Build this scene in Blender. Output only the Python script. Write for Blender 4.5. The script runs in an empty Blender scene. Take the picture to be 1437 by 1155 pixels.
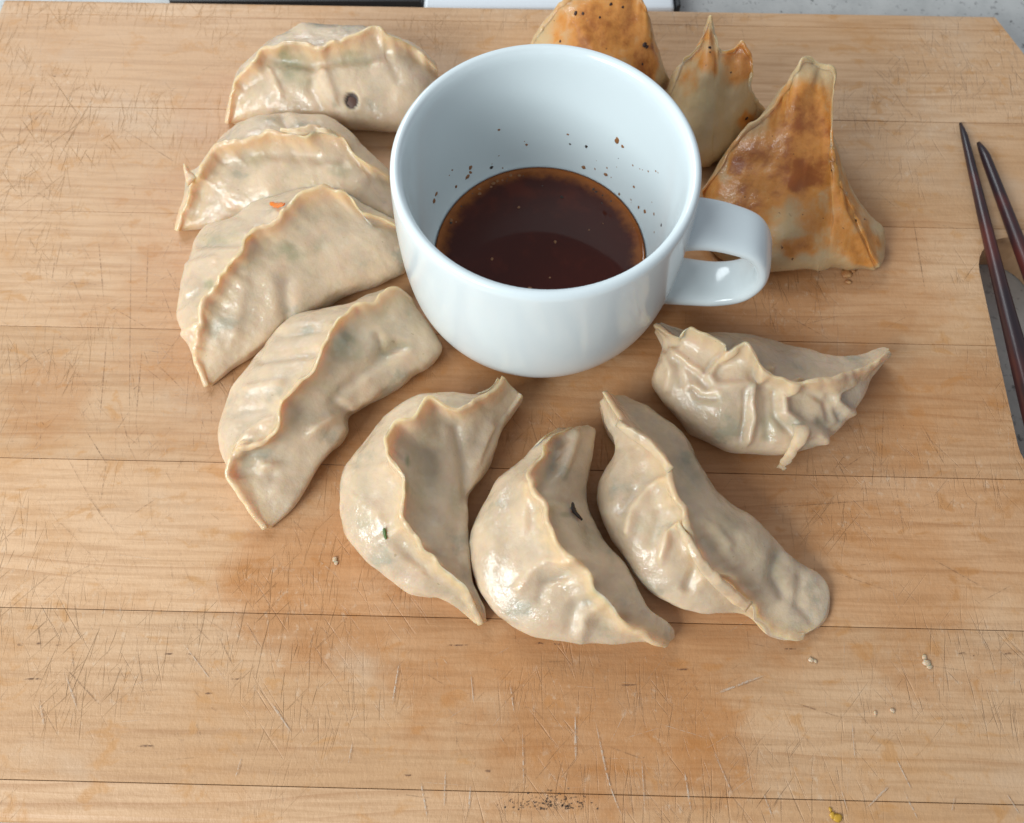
import bpy, bmesh, math, random
import numpy as np
from mathutils import Vector, noise

# ------------------------------------------------------------------ camera, world, light
SC = bpy.context.scene
COL = SC.collection
F, CX, CY = 1128.0, 718.5, 577.5          # focal length and centre in photograph pixels (1437 x 1155)
PITCH = 68.5
H = 0.268                                  # camera height above the board's top (z = 0)
_e = math.radians(90 - PITCH)
FWD = np.array([0, math.sin(_e), -math.cos(_e)])
UPV = np.array([0, math.cos(_e), math.sin(_e)])
RGT = np.array([1.0, 0, 0])
CAMP = np.array([0, 0, H])

cd = bpy.data.cameras.new('camera'); cam = bpy.data.objects.new('camera', cd); COL.objects.link(cam)
cam.location = (0, 0, H); cam.rotation_euler = (_e, 0, 0)
cd.sensor_width = 36; cd.lens = 36 * F / 1437; cd.clip_start = 0.01; cd.clip_end = 50
cd.dof.use_dof = True; cd.dof.focus_distance = 0.262; cd.dof.aperture_fstop = 15
SC.camera = cam

W = bpy.data.worlds.new('World'); SC.world = W; W.use_nodes = True
bg = W.node_tree.nodes['Background']; bg.inputs[0].default_value = (0.84, 0.90, 1.0, 1); bg.inputs[1].default_value = 0.36

def area(name, loc, target, sx, sy, power, color):
    l = bpy.data.lights.new(name, 'AREA'); l.shape = 'RECTANGLE'; l.size = sx; l.size_y = sy
    l.energy = power; l.color = color
    o = bpy.data.objects.new(name, l); COL.objects.link(o); o.location = loc
    o.rotation_euler = (Vector(target) - Vector(loc)).to_track_quat('-Z', 'Y').to_euler()
    return o
area('window_light', (-0.80, -0.50, 0.62), (0, 0.12, 0), 0.66, 0.50, 15.0, (0.91, 0.98, 1.0))
area('window_light_far', (-0.55, 1.0, 0.85), (0, 0.12, 0), 0.55, 0.45, 8.0, (0.88, 0.96, 1.0))

SC.view_settings.view_transform = 'Standard'; SC.view_settings.look = 'None'
SC.view_settings.exposure = 0.06; SC.view_settings.gamma = 1.0
SC.render.engine = 'CYCLES'
SC.cycles.use_denoising = True
SC.cycles.max_bounces = 8; SC.cycles.transparent_max_bounces = 12
SC.cycles.sample_clamp_indirect = 6.0

# ------------------------------------------------------------------ helpers
def P(px, py, z=0.0):
    d = FWD * F + RGT * (px - CX) - UPV * (py - CY)
    return CAMP + d * ((z - H) / d[2])
def proj(V):
    q = V - CAMP; dep = q @ FWD
    return np.stack([CX + F * (q @ RGT) / dep, CY - F * (q @ UPV) / dep], -1)
def tag(o, label=None, cat=None, group=None, kind=None):
    for k, v in (('label', label), ('category', cat), ('group', group), ('kind', kind)):
        if v: o[k] = v
    return o
def link(name, me, mat=None, parent=None, smooth=True):
    o = bpy.data.objects.new(name, me); COL.objects.link(o)
    if mat: me.materials.append(mat)
    if smooth: me.polygons.foreach_set('use_smooth', [True] * len(me.polygons))
    if parent: o.parent = parent
    return o
def mesh(name, verts, faces):
    me = bpy.data.meshes.new(name); me.from_pydata([tuple(v) for v in verts], [], faces); me.update(); return me
def spline(pts, n, closed=False):
    """Catmull-Rom through pts (k x d), n samples, spread by chord length"""
    p = np.asarray(pts, float)
    k = len(p)
    ext = np.vstack([2 * p[0] - p[1], p, 2 * p[-1] - p[-2]])
    L = np.concatenate([[0], np.cumsum(np.linalg.norm(np.diff(p, axis=0), axis=1))])
    s = np.linspace(0, L[-1], n)
    out = np.zeros((n, p.shape[1]))
    for i, v in enumerate(s):
        j = min(int(np.searchsorted(L, v, 'right')) - 1, k - 2)
        t = (v - L[j]) / max(L[j + 1] - L[j], 1e-9)
        a, b, c, d = ext[j], ext[j + 1], ext[j + 2], ext[j + 3]
        out[i] = .5 * (2 * b + (c - a) * t + (2 * a - 5 * b + 4 * c - d) * t * t + (3 * b - a - 3 * c + d) * t ** 3)
    return out
def cspline(p, par):
    """Catmull-Rom along axis 0 at given parameters"""
    ext = np.concatenate([2 * p[:1] - p[1:2], p, 2 * p[-1:] - p[-2:-1]])
    j = np.minimum(par.astype(int), len(p) - 2); t = (par - j).reshape((-1,) + (1,) * (p.ndim - 1))
    a, b, c, d = ext[j], ext[j + 1], ext[j + 2], ext[j + 3]
    return .5 * (2 * b + (c - a) * t + (2 * a - 5 * b + 4 * c - d) * t * t + (3 * b - a - 3 * c + d) * t ** 3)
def sstep(x, a, b):
    t = np.clip((x - a) / (b - a), 0, 1); return t * t * (3 - 2 * t)

# ------------------------------------------------------------------ node helpers
class NT:
    def __init__(s, name):
        s.m = bpy.data.materials.new(name); s.m.use_nodes = True; s.t = s.m.node_tree
        s.b = s.t.nodes['Principled BSDF']; s.out = s.t.nodes['Material Output']
    def n(s, typ, **kw):
        nd = s.t.nodes.new('ShaderNode' + typ)
        for k, v in kw.items(): setattr(nd, k, v)
        return nd
    def l(s, a, b): s.t.links.new(a, b)
    def set(s, node, key, v):
        if hasattr(v, 'is_output') or isinstance(v, bpy.types.NodeSocket): s.l(v, node.inputs[key])
        else: node.inputs[key].default_value = v
    def coord(s, kind='Object'): return s.n('TexCoord').outputs[kind]
    def mapping(s, v, scale=(1, 1, 1), rot=(0, 0, 0), loc=(0, 0, 0)):
        m = s.n('Mapping'); s.l(v, m.inputs[0]); m.inputs['Scale'].default_value = scale
        m.inputs['Rotation'].default_value = rot; m.inputs['Location'].default_value = loc; return m.outputs[0]
    def noise(s, v, scale, detail=4, rough=.55, dist=0.0):
        n = s.n('TexNoise'); s.l(v, n.inputs['Vector']); n.inputs['Scale'].default_value = scale
        n.inputs['Detail'].default_value = detail; n.inputs['Roughness'].default_value = rough
        n.inputs['Distortion'].default_value = dist; return n.outputs['Fac']
    def math(s, op, a, b=0.0, c=None, clamp=False):
        n = s.n('Math', operation=op, use_clamp=clamp); s.set(n, 0, a); s.set(n, 1, b)
        if c is not None: s.set(n, 2, c)
        return n.outputs[0]
    def ramp(s, v, a, b, lo=0.0, hi=1.0):
        n = s.n('MapRange', interpolation_type='SMOOTHSTEP'); s.set(n, 0, v)
        n.inputs[1].default_value = a; n.inputs[2].default_value = b; n.inputs[3].default_value = lo; n.inputs[4].default_value = hi
        return n.outputs[0]
    def mix(s, f, a, b, mode='MIX'):
        n = s.n('Mix', data_type='RGBA', blend_type=mode); s.set(n, 0, f)
        for k, v in ((6, a), (7, b)):
            if isinstance(v, tuple): n.inputs[k].default_value = v + (1,) if len(v) == 3 else v
            else: s.l(v, n.inputs[k])
        return n.outputs[2]
    def bump(s, h, dist, strength=1.0, prev=None):
        n = s.n('Bump'); s.l(h, n.inputs['Height']); n.inputs['Distance'].default_value = dist
        n.inputs['Strength'].default_value = strength
        if prev is not None: s.l(prev, n.inputs['Normal'])
        return n.outputs[0]
    def p(s, **kw):
        for k, v in kw.items():
            k = k.replace('_', ' ')
            if isinstance(v, tuple) and len(v) == 3 and k == 'Base Color': v = v + (1,)
            s.set(s.b, k, v)
        return s

# ------------------------------------------------------------------ materials
BOARD_ROT = -0.0227
def board_local(px, py):
    q = P(px, py, 0); c, s = math.cos(-BOARD_ROT), math.sin(-BOARD_ROT)
    return (q[0] * c - q[1] * s, q[0] * s + q[1] * c)

def wood_mat():
    M = NT('maple_board')
    co = M.coord('Object')
    oi = M.n('ObjectInfo').outputs['Random']
    off = M.n('CombineXYZ'); M.l(M.math('MULTIPLY', oi, 7.3), off.inputs[0]); M.l(M.math('MULTIPLY', oi, 3.1), off.inputs[1])
    va = M.n('VectorMath', operation='ADD'); M.l(co, va.inputs[0]); M.l(off.outputs[0], va.inputs[1]); v = va.outputs[0]
    fine = M.noise(M.mapping(v, (26, 420, 60)), 1.0, 5, .65, .3)
    med = M.noise(M.mapping(v, (3, 70, 30)), 1.0, 4, .6, .6)
    big = M.noise(M.mapping(v, (5, 16, 10)), 1.0, 3, .5, .4)
    blotch = M.noise(M.mapping(co, (26, 38, 10)), 1.0, 5, .62, .5)
    warp = M.noise(M.mapping(v, (2.2, 9, 5)), 1.0, 3)
    # growth lines: bands across Y bent by noise, different in each stave
    sep = M.n('SeparateXYZ'); M.l(v, sep.inputs[0])
    ph = M.math('ADD', M.math('MULTIPLY', sep.outputs[1], 150.0), M.math('MULTIPLY', warp, 9.0))
    fr = M.math('FRACT', ph)
    line = M.math('MULTIPLY', M.ramp(fr, .72, .97), M.ramp(fr, 1.0, .985))
    line = M.math('MULTIPLY', line, M.ramp(med, .42, .68))
    col = M.mix(M.ramp(big, .3, .7), (.640, .408, .240), (.555, .322, .165))
    col = M.mix(M.math('MULTIPLY', M.ramp(fine, .40, .68), .55), col, (.42, .225, .105))
    tone = M.mix(oi, (.93, .92, .89), (1.07, 1.07, 1.06)); col = M.mix(1.0, col, tone, 'MULTIPLY')
    col = M.mix(M.math('MULTIPLY', line, .42), col, (.36, .165, .065))
    sb = M.noise(M.mapping(co, (85, 130, 10), loc=(2, 7, 0)), 1.0, 4, .6, .6)
    col = M.mix(M.math('MULTIPLY', M.ramp(sb, .55, .68), .55), col, (.50, .235, .07))
    col = M.mix(M.math('MULTIPLY', M.ramp(blotch, .50, .76), .50), col, (.50, .235, .075))
    pale = M.noise(M.mapping(co, (14, 20, 10), loc=(3, 1, 0)), 1.0, 4, .6)
    col = M.mix(M.math('MULTIPLY', M.ramp(pale, .52, .75), .42), col, (.60, .46, .33))
    # oil and water soaked into the wood where food lay
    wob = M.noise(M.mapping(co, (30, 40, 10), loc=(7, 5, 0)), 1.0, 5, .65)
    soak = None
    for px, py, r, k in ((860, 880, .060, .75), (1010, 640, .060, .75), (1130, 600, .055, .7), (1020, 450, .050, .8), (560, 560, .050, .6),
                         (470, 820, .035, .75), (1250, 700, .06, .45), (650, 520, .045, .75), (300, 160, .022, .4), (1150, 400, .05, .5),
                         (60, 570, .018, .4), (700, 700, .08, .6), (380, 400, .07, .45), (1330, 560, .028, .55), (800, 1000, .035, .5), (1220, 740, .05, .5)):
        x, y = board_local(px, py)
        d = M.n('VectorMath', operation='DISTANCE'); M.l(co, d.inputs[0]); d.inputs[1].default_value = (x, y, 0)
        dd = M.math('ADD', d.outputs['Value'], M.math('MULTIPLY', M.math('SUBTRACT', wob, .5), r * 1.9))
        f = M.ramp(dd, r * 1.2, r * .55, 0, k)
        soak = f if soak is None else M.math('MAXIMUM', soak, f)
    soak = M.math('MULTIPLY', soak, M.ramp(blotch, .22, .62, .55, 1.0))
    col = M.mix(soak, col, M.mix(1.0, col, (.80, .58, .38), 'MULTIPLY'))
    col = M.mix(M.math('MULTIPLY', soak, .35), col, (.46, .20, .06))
    # fine cross-hatched knife wear in several directions
    wear = None
    for i, ang in enumerate((1.54, 1.62, 1.47, 1.70, 1.36, 2.25, .85, 1.9)):
        s_ = M.noise(M.mapping(M.mapping(co, rot=(0, 0, -ang + 1.5708)), (900, 30, 1), loc=(i * 3.7, i, 0)), 1.0, 3, .6)
        s_ = M.ramp(s_, .63, .72)
        wear = s_ if wear is None else M.math('MAXIMUM', wear, s_)
    where = M.ramp(M.noise(M.mapping(co, (12, 14, 8), loc=(1, 9, 0)), 1.0, 3), .42, .66)
    wear = M.math('MULTIPLY', wear, where)
    col = M.mix(M.math('MULTIPLY', wear, .17), col, (.34, .18, .09))
    fuzz = M.math('MULTIPLY', M.ramp(M.noise(M.mapping(co, (330, 260, 1), loc=(5, 5, 0)), 1.0, 4, .7), .56, .70), where)
    col = M.mix(M.math('MULTIPLY', fuzz, .42), col, (.68, .52, .37))
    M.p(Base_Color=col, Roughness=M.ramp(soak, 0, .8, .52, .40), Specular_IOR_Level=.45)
    h = M.math('ADD', M.math('MULTIPLY', fine, .5), M.math('MULTIPLY', wear, -1.0))
    hatch = M.noise(M.mapping(co, (520, 420, 1)), 1.0, 3, .7)
    h = M.math('ADD', h, M.math('MULTIPLY', hatch, .8))
    nrm = M.bump(h, .00030, .8)
    M.l(nrm, M.b.inputs['Normal'])
    return M.m

def mark_mat():
    M = NT('knife_mark')
    a = M.n('Attribute', attribute_name='mark'); co = M.coord('Object')
    br = M.ramp(M.noise(co, 900, 3, .7), .36, .60)
    al = M.math('MULTIPLY', a.outputs['Alpha'], br)
    M.p(Base_Color=a.outputs['Color'], Roughness=.7, Alpha=al)
    return M.m

def dough_mat(name, brown=False):
    M = NT(name)
    co = M.coord('Object')
    at = M.n('Attribute', attribute_name='tone'); sp = M.n('SeparateColor'); M.l(at.outputs['Color'], sp.inputs[0])
    fin, green, dark = sp.outputs[0], sp.outputs[1], sp.outputs[2]; brn = at.outputs['Alpha']
    n1 = M.noise(co, 75, 4, .6); n2 = M.noise(co, 210, 4, .6); n3 = M.noise(co, 900, 3, .6)
    col = M.mix(M.ramp(n1, .35, .68), (.660, .500, .338), (.550, .424, .292))
    col = M.mix(M.math('MULTIPLY', M.math('MULTIPLY', fin, M.ramp(n2, .3, .7, .6, 1.15)), .78), col, (.70, .470, .225))
    patch = M.math('MULTIPLY', M.ramp(n1, .57, .70), M.math('SUBTRACT', 1.0, fin, clamp=True))
    col = M.mix(M.math('MULTIPLY', patch, .85), col, (.40, .350, .250))
    pink = M.ramp(M.noise(M.mapping(co, loc=(6, 1, 3)), 105, 4, .6), .5, .72)
    col = M.mix(M.math('MULTIPLY', pink, .30), col, (.68, .43, .29))
    floury = M.ramp(M.noise(M.mapping(co, loc=(1, 4, 9)), 130, 4, .65), .55, .72)
    col = M.mix(M.math('MULTIPLY', floury, .30), col, (.76, .64, .48))           # filling showing through the thin dough
    col = M.mix(M.math('MULTIPLY', green, M.ramp(n2, .3, .6, .45, 1.0)), col, (.27, .265, .145))
    if brown:
        nz = M.math('ADD', M.math('MULTIPLY', M.math('SUBTRACT', n2, .5), 1.0), M.math('MULTIPLY', M.math('SUBTRACT', n1, .5), .8))
        e = M.math('ADD', brn, M.math('MULTIPLY', nz, M.ramp(brn, .0, .5, .12, 1.0)))
        col = M.mix(.6, col, (.50, .33, .135))
        col = M.mix(M.ramp(e, .0, .55), col, (.60, .245, .050))
        col = M.mix(M.ramp(e, .45, 1.0), col, (.31, .085, .013))
        spk = M.math('MULTIPLY', M.ramp(M.noise(co, 330, 3, .6), .69, .74), M.ramp(brn, .02, .2))
        col = M.mix(M.math('MULTIPLY', spk, .85), col, (.07, .02, .008))
    spk2 = M.ramp(M.noise(M.mapping(co, loc=(4, 2, 1)), 420, 2, .5), .745, .77)
    col = M.mix(M.math('MULTIPLY', spk2, .4), col, (.28, .17, .08))
    col = M.mix(dark, col, (.05, .022, .014))
    wet = M.ramp(M.noise(M.mapping(co, loc=(2, 8, 1)), 55, 3, .55), .38, .60)
    M.p(Base_Color=col, Roughness=M.math('SUBTRACT', .55, M.math('MULTIPLY', wet, .15)), Specular_IOR_Level=.4)
    M.b.subsurface_method = 'RANDOM_WALK'
    M.p(Subsurface_Weight=.75 if not brown else .4, Subsurface_Scale=.0055)
    M.b.inputs['Subsurface Radius'].default_value = (1.0, .55, .26)
    M.p(Coat_Weight=M.math('MULTIPLY', wet, 1.0 if not brown else .55), Coat_Roughness=.08 if not brown else .12)
    h = M.math('ADD', M.math('MULTIPLY', n2, .9), M.math('MULTIPLY', n3, .25))
    nrm = M.bump(h, .0010, .40)
    M.l(nrm, M.b.inputs['Normal'])
    rough = M.bump(M.noise(co, 480, 3, .6), .0010, .5, nrm)
    M.l(rough, M.b.inputs['Coat Normal'])
    return M.m

def plain(name, col, rough=.5, spec=.5, nscale=0, nstr=0.0, ndist=.0005, var=None, **kw):
    M = NT(name); co = M.coord('Object')
    c = col
    if var: c = M.mix(M.ramp(M.noise(co, var[0], 4, .6), .35, .65), col, var[1])
    M.p(Base_Color=c, Roughness=rough, Specular_IOR_Level=spec, **kw)
    if nscale: M.l(M.bump(M.noise(co, nscale, 4, .6), ndist, nstr), M.b.inputs['Normal'])
    return M.m

def counter_mat():
    M = NT('speckled_counter'); co = M.coord('Object')
    base = M.mix(M.ramp(M.noise(co, 60, 5, .65), .3, .7), (.40, .40, .385), (.50, .495, .475))
    s1 = M.ramp(M.noise(co, 420, 3, .6), .61, .67); s2 = M.ramp(M.noise(M.mapping(co, loc=(3, 3, 0)), 190, 3, .55), .66, .70)
    c = M.mix(M.math('MULTIPLY', s1, .6), base, (.22, .215, .21)); c = M.mix(M.math('MULTIPLY', s2, .75), c, (.11, .105, .10))
    M.p(Base_Color=c, Roughness=.35)
    return M.m

WOOD = wood_mat(); MARK = mark_mat(); DOUGH = dough_mat('steamed_dough'); FRIED = dough_mat('fried_dough', True)
COUNTER = counter_mat()
GLAZE = plain('white_glaze', (.715, .78, .79), .16, .45, 34, .10, .0010, Coat_Weight=.15, Coat_Roughness=.05)

# ------------------------------------------------------------------ setting: counter
def box(name, x0, x1, y0, y1, z0, z1, mat, bev=0.0, parent=None, seg=3):
    bm = bmesh.new(); bmesh.ops.create_cube(bm, size=1)
    for v in bm.verts: v.co = ((x0 + x1) / 2 + v.co.x * (x1 - x0), (y0 + y1) / 2 + v.co.y * (y1 - y0), (z0 + z1) / 2 + v.co.z * (z1 - z0))
    if bev: bmesh.ops.bevel(bm, geom=bm.edges[:], offset=bev, segments=seg, profile=.5, affect='EDGES')
    me = bpy.data.meshes.new(name); bm.to_mesh(me); bm.free()
    o = link(name, me, mat, parent, smooth=False); return o
BT = 0.020                                   # board thickness
ct = box('countertop', -.8, .8, -.35, .75, -BT - .04, -BT - .0005, COUNTER); tag(ct, 'light grey speckled stone countertop under the wooden board', kind='structure')
ct['category'] = 'countertop'

# ------------------------------------------------------------------ the cutting board and its staves
board = bpy.data.objects.new('cutting_board', None); COL.objects.link(board); board.rotation_euler = (0, 0, BOARD_ROT)
board.location = (0, 0, 0)
tag(board, 'worn pale wooden cutting board of glued staves with a grip slot, under the dumplings', 'cutting board')
XL, XR, YF, YB = -.2380, .2275, -.0300, .3005
SEAMS = [YF, -.0180, .0330, .0842, .1358, .1872, .2395, .2910, YB]
SLOT = (.1762, .2075, .0815, .1835)          # x0, x1, y0, y1 of the rounded slot

def stave_mesh(y0, y1, i):
    gap = .00009
    ya, yb = y0 + (gap if i else 0), y1 - (gap if i < len(SEAMS) - 2 else 0)
    bm = bmesh.new(); bmesh.ops.create_cube(bm, size=1)
    for v in bm.verts:
        v.co = ((XL + XR) / 2 + v.co.x * (XR - XL), (ya + yb) / 2 + v.co.y * (yb - ya), -BT / 2 + v.co.z * BT)
    # outer edges are rounded over, the joints only eased
    def is_outer(e):
        a, b = e.verts
        if abs(a.co.x - b.co.x) > .01:
            return (i == 0 and a.co.y < ya + 1e-5) or (i == len(SEAMS) - 2 and a.co.y > yb - 1e-5)
        return abs(a.co.y - b.co.y) > 1e-3
    outer = [e for e in bm.edges if is_outer(e)]
    bmesh.ops.bevel(bm, geom=outer, offset=.0028, segments=4, profile=.5, affect='EDGES')
    ez = [e for e in bm.edges if abs(e.verts[0].co.x - e.verts[1].co.x) > .3 and e.verts[0].co.z > -1e-5 and
          ((abs(e.verts[0].co.y - ya) < 1e-5 and i) or (abs(e.verts[0].co.y - yb) < 1e-5 and i < len(SEAMS) - 2))]
    if ez: bmesh.ops.bevel(bm, geom=ez, offset=.00012, segments=1, affect='EDGES')
    me = bpy.data.meshes.new('stave'); bm.to_mesh(me); bm.free(); return me

def prism(name, pts, z0, z1):
    n = len(pts)
    vs = [(x, y, z0) for x, y in pts] + [(x, y, z1) for x, y in pts]
    fs = [tuple(range(n))[::-1], tuple(range(n, 2 * n))] + [(k, (k + 1) % n, n + (k + 1) % n, n + k) for k in range(n)]
    return mesh(name, vs, fs)
r_ = (SLOT[1] - SLOT[0]) / 2; cx_ = (SLOT[0] + SLOT[1]) / 2
slot_pts = [(cx_ + r_ * math.cos(a), SLOT[3] - r_ + r_ * math.sin(a)) for a in np.linspace(0, math.pi, 17)] + \
           [(cx_ - r_ * math.cos(a), SLOT[2] + r_ - r_ * math.sin(a)) for a in np.linspace(0, math.pi, 17)]
cutters = [prism('cut', slot_pts, -.05, .02)]
def corner_cut(p1, p2, out):
    """wedge beyond the line p1-p2 (board coordinates), on the side of `out`"""
    p1, p2, out = np.array(p1), np.array(p2), np.array(out); d = (p2 - p1) / np.linalg.norm(p2 - p1)
    nrm = np.array([-d[1], d[0]]); nrm *= np.sign((out - p1) @ nrm)
    a, b = p1 - d * .06, p2 + d * .06; pts = [a, b, b + nrm * .06, a + nrm * .06]
    if (pts[1] - pts[0])[0] * (pts[2] - pts[1])[1] - (pts[1] - pts[0])[1] * (pts[2] - pts[1])[0] < 0: pts = pts[::-1]
    return prism('cut', [tuple(p) for p in pts], -.05, .02)
cutters.append(corner_cut(board_local(1399, 27), board_local(1440, 80), (.3, .4)))
cutters.append(corner_cut(board_local(7, 0), board_local(-14, 50), (-.3, .4)))
def cut(o, cms):
    tmp = []
    for cme in cms:
        c = bpy.data.objects.new('cut', cme); COL.objects.link(c); tmp.append(c)
        m = o.modifiers.new('b', 'BOOLEAN'); m.object = c; m.operation = 'DIFFERENCE'; m.solver = 'EXACT'
    bpy.context.view_layer.update()
    dg = bpy.context.evaluated_depsgraph_get()
    me = bpy.data.meshes.new_from_object(o.evaluated_get(dg))
    o.modifiers.clear(); o.data = me
    for c in tmp: bpy.data.objects.remove(c)
random.seed(3)
for i in range(len(SEAMS) - 1):
    me = stave_mesh(SEAMS[i], SEAMS[i + 1], i)
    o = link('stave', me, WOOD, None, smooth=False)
    c = [cutters[0]] if SEAMS[i] < SLOT[3] and SEAMS[i + 1] > SLOT[2] else []
    if i >= len(SEAMS) - 4: c += cutters[1:3]
    if c: cut(o, c)
    o.parent = board
    o.location.z = -.00004 - .00005 * (i % 3)

# knife marks, fibre pits and a scorch as thin strips lying in the surface
class Marks:
    def __init__(s): s.v, s.f, s.c = [], [], []
    def strip(s, pts, w, col, al):
        pts = np.array([board_local(*p) for p in pts]); n = max(6, int(np.linalg.norm(pts[-1] - pts[0]) / .004))
        q = spline(pts, n) if len(pts) > 1 else pts
        tg = np.gradient(q, axis=0); tg /= np.linalg.norm(tg, axis=1)[:, None] + 1e-12
        nr = np.stack([-tg[:, 1], tg[:, 0]], 1); b = len(s.v)
        for k in range(n):
            t = k / (n - 1); ww = w * .5 * (min(1, 4 * t, 4 * (1 - t)) * .85 + .15) * random.uniform(.6, 1.3)
            for sg in (-1, 1):
                s.v.append((q[k][0] + sg * nr[k][0] * ww, q[k][1] + sg * nr[k][1] * ww, .00005 + .00001 * (len(s.v) % 5)))
                s.c.append(col + (al * (.55 + .45 * random.random()) * min(1, 6 * t + .1, 6 * (1 - t) + .1),))
            if k: s.f.append((b + 2 * k - 2, b + 2 * k - 1, b + 2 * k + 1, b + 2 * k))
    def dot(s, p, rx, ry, col, al):
        x, y = board_local(*p); b = len(s.v); n = 7
        for k in range(n):
            a = 6.283 * k / n; rr = random.uniform(.6, 1.2)
            s.v.append((x + rx * rr * math.cos(a), y + ry * rr * math.sin(a), .00008)); s.c.append(col + (al,))
        s.f.append(tuple(range(b, b + n)))
    def build(s, name, parent):
        me = mesh(name, s.v, s.f); a = me.color_attributes.new('mark', 'FLOAT_COLOR', 'POINT')
        a.data.foreach_set('color', np.array(s.c, np.float32).ravel())
        return link(name, me, MARK, parent, smooth=False)
DK, PL, MID = (.10, .050, .028), (.66, .54, .42), (.22, .115, .06)
mk = Marks(); random.seed(11)
for a in (  # distinct cuts read off the photograph
    [(70, 148), (8, 205)], [(150, 130), (20, 236)], [(155, 170), (262, 238)], [(40, 262), (86, 292)], [(142, 198), (163, 215)],
    [(185, 305), (183, 420), (181, 640)], [(138, 335), (146, 428)], [(78, 355), (72, 400)], [(155, 430), (213, 464)], [(208, 340), (205, 430)],
    [(150, 470), (140, 590)], [(200, 480), (190, 600)], [(118, 600), (152, 655)], [(85, 625), (110, 670), (140, 720), (175, 760)], [(265, 520), (260, 590)],
    [(165, 560), (185, 640)], [(48, 628), (58, 612)], [(275, 430), (285, 500)], [(300, 880), (335, 950)], [(270, 965), (283, 983)],
    [(100, 900), (108, 990)], [(85, 930), (150, 1000)], [(265, 870), (300, 905)], [(150, 640), (140, 715)], [(225, 400), (245, 455)],
    [(1100, 440), (1170, 480)], [(1050, 715), (1250, 700)], [(1160, 800), (1265, 835)], [(1110, 985), (1190, 1010)], [(1240, 560), (1235, 700)],
    [(1300, 780), (1390, 830)], [(1225, 265), (1262, 295)], [(1080, 440), (1090, 470)], [(1110, 460), (1190, 440)], [(1290, 590), (1330, 660)],
    [(1250, 640), (1270, 760)], [(1300, 420), (1280, 300)], [(945, 605), (960, 640)], [(1180, 660), (1210, 640)]):
    mk.strip(a, random.uniform(.00018, .00032), MID if random.random() < .55 else DK, random.uniform(.4, .75))
for a in ([(55, 980), (62, 1020)], [(590, 1095), (600, 1150)], [(733, 1020), (735, 1110)], [(807, 1000), (808, 1070)], [(625, 1080), (623, 1135)], [(660, 1100), (658, 1140)],
          [(835, 1010), (855, 1100), (875, 1150)], [(495, 1040), (488, 1075)], [(1000, 1050), (1030, 1120)], [(1070, 1110), (1085, 1150)], [(1180, 1108), (1190, 1140)],
          [(1268, 1110), (1288, 1150)], [(1255, 1060), (1280, 1110)], [(1340, 1115), (1335, 1140)], [(1410, 1110), (1432, 1145)], [(1195, 1010), (1200, 1070)], [(90, 940), (110, 1000)],
          [(380, 985), (410, 1030)], [(1250, 1100), (1215, 1135)], [(715, 955), (722, 1005)], [(560, 930), (550, 990)], [(660, 940), (665, 990)], [(960, 1080), (970, 1140)],
          [(1000, 975), (1080, 945)], [(255, 900), (300, 960)], [(900, 1060), (905, 1140)], [(340, 1060), (330, 1092)]):
    mk.strip(a, random.uniform(.0003, .0007), PL, random.uniform(.55, .95))
    mk.strip([(p[0] + 2.2, p[1] + 1) for p in a], .00026, MID, .55)
for _ in range(1500):                          # the general criss-cross of fine cuts
    x, y = random.uniform(-20, 1437), random.uniform(30, 1140)
    if random.random() < .62: x, y = random.gauss(230, 170), random.gauss(520, 230)
    elif random.random() < .6: x, y = random.gauss(800, 300), random.gauss(980, 80)
    if y < 10 or y > 1140: continue
    L = random.choice((12, 18, 26, 40, 60)) * random.uniform(.6, 1.4); a = random.choice((1.5, 1.6, 1.45, 1.2, .8, 2.2, 1.0, 2.5, .1)) + random.gauss(0, .12)
    mk.strip([(x, y), (x + L * math.cos(a), y + L * math.sin(a))], random.uniform(.00012, .00028), random.choice((MID, MID, DK, PL)), random.uniform(.15, .42))
for x, y, w in ((28, 905, 8), (55, 903, 9), (80, 905, 8), (238, 918, 12), (265, 918, 7), (640, 905, 26), (757, 903, 10), (782, 904, 9), (330, 953, 12), (205, 1047, 22), (45, 953, 22),
                (880, 961, 22), (1108, 911, 14), (1350, 917, 12), (1415, 917, 10), (960, 940, 16), (572, 1088, 10), (685, 1082, 10), (293, 973, 9), (76, 107, 5)):
    for k in range(3): mk.strip([(x - w * random.uniform(.3, .8), y + random.uniform(-1.5, 1.5)), (x, y + random.uniform(-1, 1)), (x + w * random.uniform(.3, .8), y + random.uniform(-1.5, 1.5))], random.uniform(.0002, .0004), (.15, .07, .04), random.uniform(.4, .8))
for _ in range(170):
    mk.dot((random.gauss(775, 26), 1136 - abs(random.gauss(0, 11))), random.uniform(.0001, .0005), random.uniform(.0001, .0003), (.03, .022, .02), .9)
for _ in range(90):
    mk.dot((random.uniform(0, 1437), random.uniform(60, 1130)), random.uniform(.00008, .0002), random.uniform(.00008, .0002), (.14, .07, .04), .8)
km = mk.build('knife_marks', board); tag(km, kind='stuff', label='fine knife cuts and dark fibre flecks scored into the board')

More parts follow.
